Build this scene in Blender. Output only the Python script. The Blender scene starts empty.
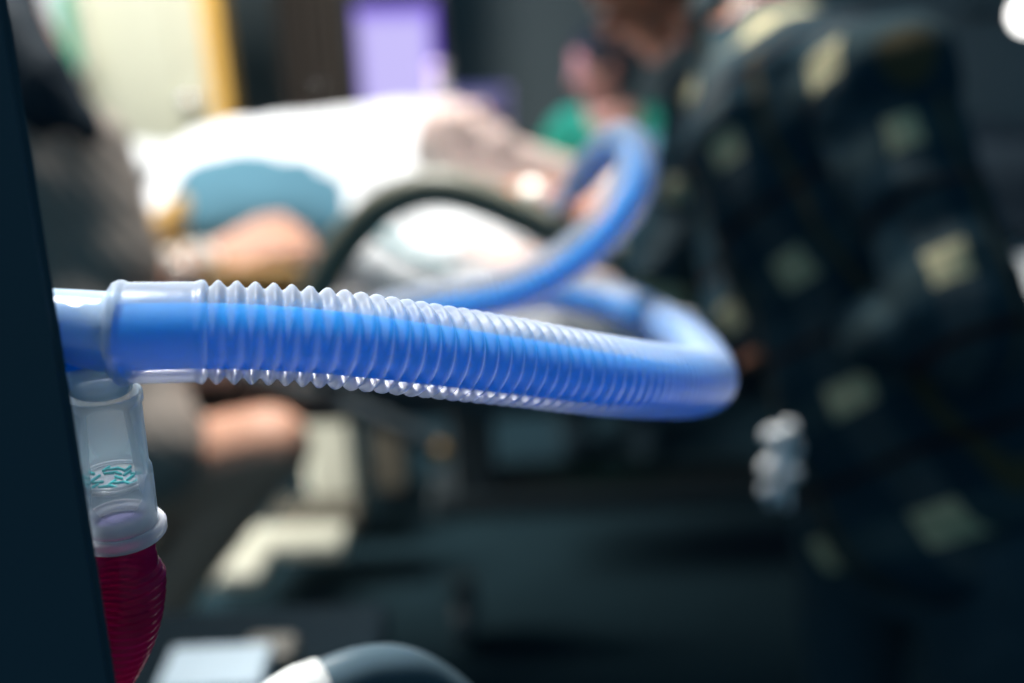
import bpy, bmesh, math, random
from mathutils import Vector, Matrix, Quaternion, noise
random.seed(7)
S = bpy.context.scene
C = S.collection
PI = math.pi
def R(a): return math.radians(a)

# ------------------------------------------------------------------ camera
F_PX = 35.0/36.0*1024
CAM = Vector((0, 0, 1.35))
pitch, roll = R(20), R(2)
fw = Vector((0, math.cos(pitch), -math.sin(pitch)))
up0 = Vector((0, math.sin(pitch), math.cos(pitch)))
r0 = Vector((1, 0, 0))
rt = math.cos(roll)*r0 - math.sin(roll)*up0
up = math.cos(roll)*up0 + math.sin(roll)*r0
cd = bpy.data.cameras.new('camera'); cam = bpy.data.objects.new('camera', cd); C.objects.link(cam)
M = Matrix((rt, up, -fw)).transposed().to_4x4(); M.translation = CAM
cam.matrix_world = M
cd.lens = 35; cd.sensor_width = 36; cd.clip_start = 0.01
cd.dof.use_dof = True; cd.dof.focus_distance = 0.298; cd.dof.aperture_fstop = 3.2
S.camera = cam

def P(px, py, d):
    return CAM + fw*d + rt*((px-512)/F_PX*d) + up*((341.5-py)/F_PX*d)
def PY(px, py, Y):
    v = P(px, py, 1.0) - CAM
    return CAM + v*(Y/v.y)

# ------------------------------------------------------------------ world and lights
w = bpy.data.worlds.new('world'); S.world = w; w.use_nodes = True
w.node_tree.nodes['Background'].inputs[0].default_value = (0.22, 0.50, 0.72, 1)
w.node_tree.nodes['Background'].inputs[1].default_value = 0.26
vs = S.view_settings
vs.view_transform = 'Standard'; vs.look = 'None'; vs.gamma = 1; vs.exposure = 0; vs.use_curve_mapping = False
S.cycles.max_bounces = 10; S.cycles.transparent_max_bounces = 24; S.cycles.use_denoising = True
S.cycles.sample_clamp_indirect = 4

def area(name, loc, target, sx, sy, power, col, spread=180):
    l = bpy.data.lights.new(name, 'AREA'); l.shape = 'RECTANGLE'; l.size = sx; l.size_y = sy
    l.energy = power; l.color = col; l.spread = R(spread)
    o = bpy.data.objects.new(name, l); C.objects.link(o); o.location = loc
    o.rotation_euler = (Vector(target)-Vector(loc)).to_track_quat('-Z', 'Y').to_euler()
    return o
area('bed_light', (-0.45, 2.3, 2.75), (-0.30, 2.15, 0.9), 0.5, 0.9, 17, (1.0, 0.98, 0.95), 110)
area('shoulder_fill', (-0.05, 2.15, 2.6), (0.27, 1.52, 1.2), 0.3, 0.3, 10, (1.0, 0.97, 0.9), 60)  # added fill without a fixture, brightens the plaid shoulder and the hands
area('hose_fill', (-0.45, 0.75, 2.5), (0.0, 0.38, 1.25), 0.35, 0.35, 4.6, (0.95, 0.97, 1.0), 42)  # added narrow lamp from above, whitens the hose top
area('woman_fill', (-0.85, 1.95, 2.7), (-0.72, 1.72, 0.6), 0.4, 0.4, 3.8, (1.0, 0.95, 0.88), 50)  # added fill over the seated woman, lights her top, hand and knee
area('underbed_fill', (-1.60, 1.95, 0.75), (-0.4, 2.2, 0.25), 0.3, 0.5, 4, (1.0, 0.97, 0.88), 45)  # invented low lamp, sends light under the bed to its column and base
area('screen_light', (-0.25, 3.12, 1.2), (0.3, 3.0, 1.1), 0.2, 0.25, 1.2, (0.65, 0.4, 1.0), 120)
area('door_fill', (-1.15, 2.35, 2.7), (-1.1, 3.3, 1.0), 0.6, 0.6, 24, (1.0, 0.97, 0.93), 110)  # added overhead fill so the cream door comes out bright

# ------------------------------------------------------------------ materials
def nodes(name):
    m = bpy.data.materials.new(name); m.use_nodes = True
    nt = m.node_tree; b = nt.nodes['Principled BSDF']; return m, nt, b
def lin(r, g, b):
    f = lambda c: (c/255/12.92) if c/255 <= 0.04045 else ((c/255+0.055)/1.055)**2.4
    return (f(r), f(g), f(b), 1)
def mat(name, col, rough=0.6, metal=0, spec=0.5, bump=0, bscale=40, var=0, vscale=6, sss=0, coat=0):
    m, nt, b = nodes(name)
    b.inputs['Base Color'].default_value = col; b.inputs['Roughness'].default_value = rough
    b.inputs['Metallic'].default_value = metal; b.inputs['Specular IOR Level'].default_value = spec
    b.inputs['Coat Weight'].default_value = coat
    tc = nt.nodes.new('ShaderNodeTexCoord')
    if sss:
        b.inputs['Subsurface Weight'].default_value = sss; b.inputs['Subsurface Radius'].default_value = (1, .35, .2); b.inputs['Subsurface Scale'].default_value = 0.01
    if var:
        n = nt.nodes.new('ShaderNodeTexNoise'); n.inputs['Scale'].default_value = vscale; n.inputs['Detail'].default_value = 4
        nt.links.new(tc.outputs['Object'], n.inputs['Vector'])
        mx = nt.nodes.new('ShaderNodeMix'); mx.data_type = 'RGBA'
        mx.inputs[6].default_value = tuple(c*(1-var) for c in col[:3])+(1,)
        mx.inputs[7].default_value = tuple(min(1, c*(1+var)) for c in col[:3])+(1,)
        nt.links.new(n.outputs['Fac'], mx.inputs[0]); nt.links.new(mx.outputs[2], b.inputs['Base Color'])
    if bump:
        n = nt.nodes.new('ShaderNodeTexNoise'); n.inputs['Scale'].default_value = bscale; n.inputs['Detail'].default_value = 5
        nt.links.new(tc.outputs['Object'], n.inputs['Vector'])
        bp = nt.nodes.new('ShaderNodeBump'); bp.inputs['Strength'].default_value = bump; bp.inputs['Distance'].default_value = 0.01
        nt.links.new(n.outputs['Fac'], bp.inputs['Height']); nt.links.new(bp.outputs['Normal'], b.inputs['Normal'])
    return m
def milky(name, col, clear, rough=0.25, transl=0.5, tint=(1, 1, 1, 1), bump=0, gloss=0.6, haze=0):
    """thin milky plastic: part lets light straight through, part scatters it, glossy skin"""
    m = bpy.data.materials.new(name); m.use_nodes = True; nt = m.node_tree
    for n in list(nt.nodes): nt.nodes.remove(n)
    N = nt.nodes.new; L = nt.links.new
    out = N('ShaderNodeOutputMaterial')
    df = N('ShaderNodeBsdfDiffuse'); df.inputs[0].default_value = col
    tr = N('ShaderNodeBsdfTranslucent'); tr.inputs[0].default_value = col
    m1 = N('ShaderNodeMixShader'); m1.inputs[0].default_value = transl; L(df.outputs[0], m1.inputs[1]); L(tr.outputs[0], m1.inputs[2])
    tp = N('ShaderNodeBsdfTransparent'); tp.inputs[0].default_value = tint
    if haze:
        rf = N('ShaderNodeBsdfRefraction'); rf.inputs['IOR'].default_value = 1.33; rf.inputs['Roughness'].default_value = 0.55; rf.inputs[0].default_value = tint
        mh = N('ShaderNodeMixShader'); mh.inputs[0].default_value = haze; L(tp.outputs[0], mh.inputs[1]); L(rf.outputs[0], mh.inputs[2]); tp = mh
    # what a wall of this plastic lets through falls off with the length of the path through it
    lw = N('ShaderNodeLayerWeight'); lw.inputs[0].default_value = 0.5
    cs = N('ShaderNodeMath'); cs.operation = 'SUBTRACT'; cs.inputs[0].default_value = 1.07; L(lw.outputs['Facing'], cs.inputs[1])
    iv = N('ShaderNodeMath'); iv.operation = 'DIVIDE'; iv.inputs[0].default_value = 1.0; L(cs.outputs[0], iv.inputs[1])
    pw = N('ShaderNodeMath'); pw.operation = 'POWER'; pw.inputs[0].default_value = clear; L(iv.outputs[0], pw.inputs[1])
    m2 = N('ShaderNodeMixShader'); L(pw.outputs[0], m2.inputs[0]); L(m1.outputs[0], m2.inputs[1]); L(tp.outputs[0], m2.inputs[2])
    gl = N('ShaderNodeBsdfGlossy'); gl.inputs['Roughness'].default_value = rough
    fr = N('ShaderNodeFresnel'); fr.inputs[0].default_value = 1.45
    fm = N('ShaderNodeMath'); fm.operation = 'MULTIPLY'; fm.inputs[1].default_value = gloss; L(fr.outputs[0], fm.inputs[0])
    m3 = N('ShaderNodeMixShader'); L(fm.outputs[0], m3.inputs[0]); L(m2.outputs[0], m3.inputs[1]); L(gl.outputs[0], m3.inputs[2])
    L(m3.outputs[0], out.inputs[0])
    if bump:
        tc = N('ShaderNodeTexCoord'); n = N('ShaderNodeTexNoise'); n.inputs['Scale'].default_value = 300
        L(tc.outputs['Object'], n.inputs['Vector']); bp = N('ShaderNodeBump'); bp.inputs['Strength'].default_value = bump; bp.inputs['Distance'].default_value = 0.001
        L(n.outputs['Fac'], bp.inputs['Height'])
        for q in (df, gl): L(bp.outputs['Normal'], q.inputs['Normal'])
    return m
def glow(name, col, s):
    m = bpy.data.materials.new(name); m.use_nodes = True; nt = m.node_tree
    b = nt.nodes['Principled BSDF']; b.inputs['Base Color'].default_value = (0, 0, 0, 1)
    b.inputs['Emission Color'].default_value = col; b.inputs['Emission Strength'].default_value = s
    return m
NAVY = (0.032, 0.066, 0.088, 1)
K = {}
K['shell'] = milky('milky_hose_plastic', (0.90, 0.92, 0.95, 1), 0.885, 0.38, 0.4, bump=0.1, gloss=0.3, haze=0.3)
K['cuff'] = milky('milky_cuff_plastic', (0.85, 0.90, 0.95, 1), 0.84, 0.30, 0.4, bump=0.1, gloss=0.4, haze=0.4)
K['clear'] = milky('clear_connector_plastic', (0.72, 0.88, 1.0, 1), 0.50, 0.15, 0.5)
K['trap'] = milky('frosted_trap_plastic', (0.70, 0.83, 0.92, 1), 0.81, 0.3, 0.5, bump=0.05, gloss=0.4)
K['trapring'] = milky('frosted_ring_plastic', (0.85, 0.85, 0.88, 1), 0.5, 0.15, 0.4)
K['blue'] = milky('blue_inner_hose', (0.0, 0.36, 0.86, 1), 0.0001, 0.5, 0.5, gloss=0.2)
K['red'] = milky('magenta_hose_plastic', (0.30, 0.005, 0.10, 1), 0.25, 0.2, 0.5, tint=(0.9, 0.1, 0.3, 1))
K['post'] = mat('dark_navy_housing', NAVY, 0.7, spec=0.2, var=0.1)
K['cartd'] = mat('dark_cart_laminate', (0.005, 0.014, 0.021, 1), 0.8, spec=0.1)
K['rail'] = mat('olive_grey_rail_plastic', (0.21, 0.21, 0.155, 1), 0.45, var=0.1)
K['white'] = mat('white_cotton', (0.82, 0.83, 0.85, 1), 0.9, bump=0.5, bscale=9)
K['teal'] = mat('teal_cotton', (0.05, 0.15, 0.21, 1), 0.9, bump=0.4, bscale=12)
K['tealband'] = mat('teal_band_cloth', (0.10, 0.32, 0.36, 1), 0.9)
K['skin'] = mat('warm_skin', (0.42, 0.16, 0.085, 1), 0.5, var=0.12, vscale=12, sss=0.1)
K['skinw'] = mat('tan_skin', (0.66, 0.35, 0.24, 1), 0.5, var=0.12, vscale=12, sss=0.1)
K['skinp'] = mat('pale_skin', (0.74, 0.56, 0.50, 1), 0.55, var=0.1, vscale=12, sss=0.1)
K['skinpd'] = mat('nurse_skin', (0.55, 0.28, 0.22, 1), 0.5, var=0.1, vscale=12)
K['hair'] = mat('black_hair', (0.012, 0.024, 0.036, 1), 0.7, spec=0.2, bump=0.3, bscale=60)
K['hairg'] = mat('grey_hair', (0.52, 0.46, 0.42, 1), 0.6, bump=0.6, bscale=60)
K['green'] = mat('green_scrub_cotton', (0.02, 0.36, 0.25, 1), 0.9, bump=0.3, bscale=14)
K['trouser'] = mat('dark_trouser_cloth', (0.02, 0.050, 0.07, 1), 0.9, bump=0.3)
K['skirt'] = mat('dark_plum_skirt_cloth', (0.05, 0.03, 0.03, 1), 0.9, bump=0.3)
K['frame'] = mat('dark_bed_enamel', (0.045, 0.06, 0.07, 1), 0.4, var=0.1)
K['cream'] = mat('cream_laminate', (0.62, 0.62, 0.48, 1), 0.5, var=0.05)
K['base'] = mat('ivory_bed_plastic', (0.72, 0.72, 0.62, 1), 0.45, var=0.06)
K['taupe'] = mat('taupe_laminate', (0.12, 0.11, 0.09, 1), 0.5)
K['wood'] = mat('golden_wood', (0.42, 0.24, 0.06, 1), 0.45, var=0.3, vscale=20)
K['amber'] = mat('amber_door_trim', (0.80, 0.46, 0.10, 1), 0.5, var=0.08)
K['chrome'] = mat('chrome', (0.8, 0.8, 0.8, 1), 0.15, metal=1)
K['silver'] = mat('bead_silver', (0.92, 0.9, 0.84, 1), 0.35, metal=0.1)
K['wall'] = mat('slate_wall_paint', (0.15, 0.19, 0.20, 1), 0.8, var=0.05)
K['floor'] = mat('dark_vinyl_floor', (0.013, 0.038, 0.053, 1), 0.85, spec=0.2, var=0.15)
K['curtain'] = mat('dark_brown_curtain_cloth', (0.12, 0.10, 0.085, 1), 0.9)
K['bezel'] = mat('black_monitor_plastic', (0.04, 0.045, 0.05, 1), 0.4)
K['lilac'] = mat('lilac_device_plastic', (0.25, 0.22, 0.42, 1), 0.5)
K['navybox'] = mat('navy_device_plastic', (0.05, 0.06, 0.16, 1), 0.5)
K['ivory'] = mat('ivory_device_plastic', (0.55, 0.53, 0.48, 1), 0.5)
K['paper'] = mat('pale_blue_white_card', (0.50, 0.60, 0.66, 1), 0.6, var=0.04)
K['ghose'] = mat('charcoal_rubber_hose', (0.055, 0.085, 0.10, 1), 0.32, var=0.1)
K['gcuff'] = mat('pale_grey_cuff_rubber', (0.52, 0.52, 0.48, 1), 0.5)
K['lip'] = mat('lip_skin', (0.35, 0.10, 0.08, 1), 0.5)
K['eye'] = mat('eye_white', (0.7, 0.7, 0.7, 1), 0.2)
K['whitepl'] = mat('white_dispenser_plastic', (0.75, 0.78, 0.80, 1), 0.4)
K['greenpl'] = mat('green_label_plastic', (0.10, 0.42, 0.26, 1), 0.5)
K['navyblanket'] = mat('navy_wool_blanket', (0.015, 0.03, 0.045, 1), 0.95, bump=0.4); K['topcloth'] = None

# grey-brown knit top with soft diagonal streaks in the weave
m, nt, b = nodes('taupe_streaked_knit'); K['topcloth'] = m
tc = nt.nodes.new('ShaderNodeTexCoord'); wv = nt.nodes.new('ShaderNodeTexWave'); wv.inputs['Scale'].default_value = 16; wv.inputs['Distortion'].default_value = 3
mp = nt.nodes.new('ShaderNodeMapping'); mp.inputs['Rotation'].default_value = (0, R(35), 0)
nt.links.new(tc.outputs['Object'], mp.inputs[0]); nt.links.new(mp.outputs[0], wv.inputs[0])
mx = nt.nodes.new('ShaderNodeMix'); mx.data_type = 'RGBA'; mx.inputs[6].default_value = (0.27, 0.23, 0.20, 1); mx.inputs[7].default_value = (0.34, 0.29, 0.25, 1)
nt.links.new(wv.outputs['Fac'], mx.inputs[0]); nt.links.new(mx.outputs[2], b.inputs['Base Color']); b.inputs['Roughness'].default_value = 0.95
bp = nt.nodes.new('ShaderNodeBump'); bp.inputs['Strength'].default_value = 0.25; bp.inputs['Distance'].default_value = 0.008
nt.links.new(wv.outputs['Fac'], bp.inputs['Height']); nt.links.new(bp.outputs['Normal'], b.inputs['Normal'])

def plaid(name, su, sv, axes=('X', 'Z'), uw=0.26, vo=0.3):
    """woven check: navy ground, grey-teal bands along both ways, straw where they cross"""
    m, nt, b = nodes(name); N = nt.nodes.new; L = nt.links.new
    tc = N('ShaderNodeTexCoord'); sp = N('ShaderNodeSeparateXYZ')
    nz = N('ShaderNodeTexNoise'); nz.inputs['Scale'].default_value = 3; L(tc.outputs['Object'], nz.inputs['Vector'])
    vm = N('ShaderNodeVectorMath'); vm.operation = 'MULTIPLY_ADD'; vm.inputs[1].default_value = (.06, .06, .06)
    L(nz.outputs['Color'], vm.inputs[0]); L(tc.outputs['Object'], vm.inputs[2]); L(vm.outputs[0], sp.inputs[0])
    def band(ax, per, wid, off):
        a = N('ShaderNodeMath'); a.operation = 'MULTIPLY_ADD'; a.inputs[1].default_value = 1/per; a.inputs[2].default_value = off+10
        L(sp.outputs[ax], a.inputs[0])
        f = N('ShaderNodeMath'); f.operation = 'FRACT'; L(a.outputs[0], f.inputs[0])
        c = N('ShaderNodeMath'); c.operation = 'LESS_THAN'; c.inputs[1].default_value = wid; L(f.outputs[0], c.inputs[0])
        return c
    def mix(fac, a, bcol):
        x = N('ShaderNodeMix'); x.data_type = 'RGBA'; L(fac.outputs[0], x.inputs[0])
        if isinstance(a, tuple): x.inputs[6].default_value = a
        else: L(a, x.inputs[6])
        x.inputs[7].default_value = bcol; return x.outputs[2]
    u = band(axes[0], su, uw, 0.1); v = band(axes[1], sv, 0.24, vo)
    u2 = band(axes[0], su, 0.07, 0.62); v2 = band(axes[1], sv, 0.06, 0.75)
    c = mix(u, (0.012, 0.036, 0.052, 1), (0.045, 0.065, 0.075, 1))
    c = mix(v, c, (0.035, 0.062, 0.072, 1))
    c = mix(u2, c, (0.07, 0.06, 0.035, 1)); c = mix(v2, c, (0.025, 0.014, 0.016, 1))
    uv = N('ShaderNodeMath'); uv.operation = 'MULTIPLY'; L(u.outputs[0], uv.inputs[0]); L(v.outputs[0], uv.inputs[1])
    c = mix(uv, c, (0.52, 0.47, 0.29, 1))
    L(c, b.inputs['Base Color']); b.inputs['Roughness'].default_value = 0.95; b.inputs['Specular IOR Level'].default_value = 0.1
    n2 = N('ShaderNodeTexNoise'); n2.inputs['Scale'].default_value = 7; L(tc.outputs['Object'], n2.inputs['Vector'])
    bp = N('ShaderNodeBump'); bp.inputs['Strength'].default_value = 0.8; bp.inputs['Distance'].default_value = 0.03
    L(n2.outputs['Fac'], bp.inputs['Height']); L(bp.outputs['Normal'], b.inputs['Normal'])
    return m
K['plaid'] = plaid('plaid_flannel', 0.15, 0.16, uw=0.30)
K['plaidf'] = plaid('plaid_flannel_far_sleeve', 0.13, 0.15, uw=0.62, vo=-0.15)
K['plaids'] = plaid('plaid_flannel_sleeve', 0.13, 0.15)

# ------------------------------------------------------------------ object helpers
def link(name, me, m=None, parent=None, smooth=True):
    o = bpy.data.objects.new(name, me); C.objects.link(o)
    if m: me.materials.clear(); me.materials.append(m)
    if smooth:
        for p in me.polygons: p.use_smooth = True
    if parent is not None:
        o.parent = parent; o.matrix_parent_inverse = parent.matrix_basis.inverted()
    return o
def from_bm(name, bm, m, parent=None, smooth=True):
    bmesh.ops.recalc_face_normals(bm, faces=bm.faces)
    me = bpy.data.meshes.new(name); bm.to_mesh(me); bm.free(); return link(name, me, m, parent, smooth)
def thing(name, label, cat, loc=(0, 0, 0), group=None):
    o = bpy.data.objects.new(name, None); C.objects.link(o); o.location = loc; o.empty_display_size = 0.05
    o['label'] = label; o['category'] = cat
    if group: o['group'] = group
    return o
def tag(o, label, cat, group=None):
    o['label'] = label; o['category'] = cat
    if group: o['group'] = group
    return o
def struct(o): o['kind'] = 'structure'; return o

def frames(pts):
    T = [(pts[min(i+1, len(pts)-1)]-pts[max(i-1, 0)]).normalized() for i in range(len(pts))]
    n = Vector((0, 0, 1)); n = (n-T[0]*n.dot(T[0]))
    if n.length < 1e-3: n = Vector((1, 0, 0))
    n.normalize(); out = []
    for t in T:
        n = (n-t*n.dot(t)).normalized(); out.append((t, n, t.cross(n)))
    return out
def catmull(ctrl, step):
    c = [ctrl[0]*2-ctrl[1]]+list(ctrl)+[ctrl[-1]*2-ctrl[-2]]
    dense = []
    for i in range(1, len(c)-2):
        for k in range(60):
            t = k/60; a, b_, d, e = c[i-1], c[i], c[i+1], c[i+2]
            dense.append(0.5*((2*b_)+(d-a)*t+(2*a-5*b_+4*d-e)*t*t+(3*b_-a-3*d+e)*t**3))
    dense.append(c[-2])
    out = [dense[0]]; acc = 0
    for p, q in zip(dense, dense[1:]):
        L = (q-p).length; pos = 0
        while acc+(L-pos) >= step:
            pos += step-acc; acc = 0; out.append(p.lerp(q, pos/L))
        acc += L-pos
    return out
def sweep(bm, pts, rad, seg=24, cap=True, off=None):
    """rings along pts; rad(i, s) the radius at ring i and arc length s"""
    fr = frames(pts); rings = []; s = 0
    for i, (p, (t, n, b_)) in enumerate(zip(pts, fr)):
        if i: s += (p-pts[i-1]).length
        r = rad(i, s) if callable(rad) else rad
        c = p+(off if off else Vector())
        rings.append([bm.verts.new(c+(n*math.cos(2*PI*k/seg)+b_*math.sin(2*PI*k/seg))*r) for k in range(seg)])
    for a, b_ in zip(rings, rings[1:]):
        for k in range(seg): bm.faces.new((a[k], a[(k+1) % seg], b_[(k+1) % seg], b_[k]))
    if cap:
        bm.faces.new(rings[0]); bm.faces.new(rings[-1])
    return rings
def tube(name, pts, r, m, parent=None, seg=20, step=0.01, cap=True, off=None):
    bm = bmesh.new(); sweep(bm, catmull(pts, step), r, seg, cap, off); return from_bm(name, bm, m, parent)
def lathe(bm, A, axis, prof, seg=48, closed=False):
    """profile (t, r) pairs along axis from A"""
    axis = axis.normalized(); n = axis.orthogonal().normalized(); b_ = axis.cross(n); rings = []
    for t, r in prof:
        rings.append([bm.verts.new(A+axis*t+(n*math.cos(2*PI*k/seg)+b_*math.sin(2*PI*k/seg))*max(r, 1e-5)) for k in range(seg)])
    pr = list(zip(rings, rings[1:]))
    if closed: pr.append((rings[-1], rings[0]))
    for a, c in pr:
        for k in range(seg): bm.faces.new((a[k], a[(k+1) % seg], c[(k+1) % seg], c[k]))
def box(bm, c, d, rot=None, bevel=0):
    r = bmesh.ops.create_cube(bm, size=1); M_ = Matrix.Translation(Vector(c)) @ (rot.to_matrix().to_4x4() if rot else Matrix()) @ Matrix.Diagonal((*d, 1))
    bmesh.ops.transform(bm, matrix=M_, verts=r['verts'])
    if bevel:
        es = {e for v in r['verts'] for e in v.link_edges}
        bmesh.ops.bevel(bm, geom=list(es), offset=bevel, segments=3, affect='EDGES', profile=0.5)
def bx(name, c, d, m, parent=None, rot=None, bevel=0.004, smooth=False):
    bm = bmesh.new(); box(bm, c, d, rot, bevel); return from_bm(name, bm, m, parent, smooth)

# blobs: capsules and ellipsoids fused into one continuous skin
def cap_(bm, a, b_, ra, rb, seg=14):
    a, b_ = Vector(a), Vector(b_); ax = b_-a; L = ax.length
    if L < 1e-5: ax = Vector((0, 0, 1)); L = 1e-5
    prof = [(-ra*math.cos(PI/2*i/5), ra*math.sin(PI/2*i/5)) for i in range(6)] + [(L+rb*math.sin(PI/2*i/5), rb*math.cos(PI/2*i/5)) for i in range(6)]
    lathe(bm, a, ax, prof, seg)
def ell(bm, c, rad, rot=None, seg=20):
    r = bmesh.ops.create_uvsphere(bm, u_segments=seg, v_segments=seg//2+2, radius=1)
    M_ = Matrix.Translation(Vector(c)) @ (rot.to_4x4() if rot else Matrix()) @ Matrix.Diagonal((*rad, 1))
    bmesh.ops.transform(bm, matrix=M_, verts=r['verts'])
def fuse(name, bm, m, parent=None, voxel=0.006, smooth=6, wrinkle=0, wscale=12, frame=None):
    bmesh.ops.remove_doubles(bm, verts=bm.verts, dist=1e-5)
    bmesh.ops.recalc_face_normals(bm, faces=bm.faces)
    me = bpy.data.meshes.new('tmp'); bm.to_mesh(me); bm.free()
    o = bpy.data.objects.new('tmp', me); C.objects.link(o)
    rm = o.modifiers.new('r', 'REMESH'); rm.mode = 'VOXEL'; rm.voxel_size = voxel
    sm = o.modifiers.new('s', 'SMOOTH'); sm.iterations = smooth; sm.factor = 0.5
    dg = bpy.context.evaluated_depsgraph_get(); dg.update()
    out = bpy.data.meshes.new_from_object(o.evaluated_get(dg)); bpy.data.objects.remove(o)
    out.name = name
    if wrinkle:
        nn = [v.normal.copy() for v in out.vertices]
        for v, n in zip(out.vertices, nn):
            p = v.co*wscale
            v.co += n*wrinkle*(noise.noise(p)+0.5*noise.noise(p*2.3+Vector((3, 1, 7))))
    if frame:
        out.transform(frame.inverted()); ob = link(name, out, m); ob.matrix_world = frame
        if parent is not None: ob.parent = parent; ob.matrix_parent_inverse = parent.matrix_basis.inverted()
        return ob
    return link(name, out, m, parent)

def basis(x, z):
    """3x3 with columns: x = facing, z = towards crown"""
    x = Vector(x).normalized(); z = Vector(z); z = (z-x*z.dot(x)).normalized(); y = z.cross(x)
    return Matrix((x, y, z)).transposed()
def head(bm, c, face, crown, s=1.0):
    B = basis(face, crown); c = Vector(c)
    q = lambda x, y, z: c+B@Vector((x, y, z))*s
    ell(bm, q(-0.005, 0, 0.030), (0.096*s, 0.076*s, 0.088*s), B)
    ell(bm, q(0.018, 0, -0.035), (0.068*s, 0.060*s, 0.070*s), B)
    cap_(bm, q(0.030, 0.030, -0.070), q(0.060, 0.012, -0.088), 0.030*s, 0.020*s)
    cap_(bm, q(0.030, -0.030, -0.070), q(0.060, -0.012, -0.088), 0.030*s, 0.020*s)
    cap_(bm, q(0.080, 0, 0.018), q(0.100, 0, -0.018), 0.009*s, 0.014*s)       # nose
    for y in (-1, 1):
        cap_(bm, q(0.074, y*0.020, 0.030), q(0.068, y*0.045, 0.026), 0.012*s, 0.012*s)   # brow
        ell(bm, q(0.066, y*0.038, -0.018), (0.020*s, 0.020*s, 0.018*s), B)             # cheek
        ell(bm, q(-0.010, y*0.076, -0.002), (0.018*s, 0.010*s, 0.030*s), B)             # ear
        ell(bm, q(0.098, y*0.011, -0.020), (0.008*s, 0.007*s, 0.006*s), B)
    cap_(bm, q(0.084, -0.018, -0.048), q(0.084, 0.018, -0.048), 0.008*s, 0.008*s)       # lips
    return B, q
def face_bits(par, B, q, s=1.0, closed=False):
    for y in (-1, 1):
        bm = bmesh.new(); ell(bm, q(0.079, y*0.032, 0.008), (0.011*s, 0.013*s, 0.008*s), B)
        from_bm('eyelid' if closed else 'eye', bm, K['lip'] if closed else K['eye'], par)
    bm = bmesh.new(); ell(bm, q(0.0895, 0, -0.049), (0.005*s, 0.020*s, 0.006*s), B); from_bm('mouth', bm, K['lip'], par)
def hair_cap(par, B, q, m, s=1.0, low=0.0):
    bm = bmesh.new()
    ell(bm, q(-0.016, 0, 0.043), (0.098*s, 0.084*s, 0.088*s), B)
    ell(bm, q(-0.045, 0, -0.005-low), (0.066*s, 0.076*s, 0.070*s), B)
    return fuse('hair', bm, m, par, 0.007, 4, 0.004, 40)
def hand(bm, wrist, d, palmn, curl=0.5, s=1.0, side=1, spread=0.0):
    """palm + four fingers + thumb; d = towards the fingertips, palmn = out of the palm"""
    d = Vector(d).normalized(); n = Vector(palmn); n = (n-d*n.dot(d)).normalized(); a = d.cross(n)*side
    w0 = Vector(wrist)
    for k, o_ in enumerate((-0.028, -0.009, 0.010, 0.029)):
        cap_(bm, w0+a*o_*0.6*s, w0+d*0.085*s+a*o_*s, 0.014*s, 0.012*s, 10)
    for k, (o_, L) in enumerate(((-0.031, 0.072), (-0.010, 0.082), (0.011, 0.077), (0.031, 0.060))):
        p = w0+d*0.088*s+a*o_*s; r = 0.0095*s if k < 3 else 0.0082*s; ang = curl*0.35
        for j, f in enumerate((0.45, 0.32, 0.23)):
            v = d*math.cos(ang)+n*math.sin(ang)+a*(o_*4*spread); v.normalize()
            e = p+v*L*f*s; cap_(bm, p, e, r, r*0.90, 10); p = e; r *= 0.9; ang += curl*0.75
    p = w0+d*0.022*s-a*0.024*s
    for v, L, r in (((d*0.6-a*0.75+n*0.25), 0.046, 0.0135), ((d*0.85-a*0.35+n*0.4), 0.034, 0.0112), ((d*0.9-a*0.05+n*0.5), 0.027, 0.0098)):
        e = p+v.normalized()*L*s; cap_(bm, p, e, r*s, r*0.88*s, 10); p = e

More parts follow.
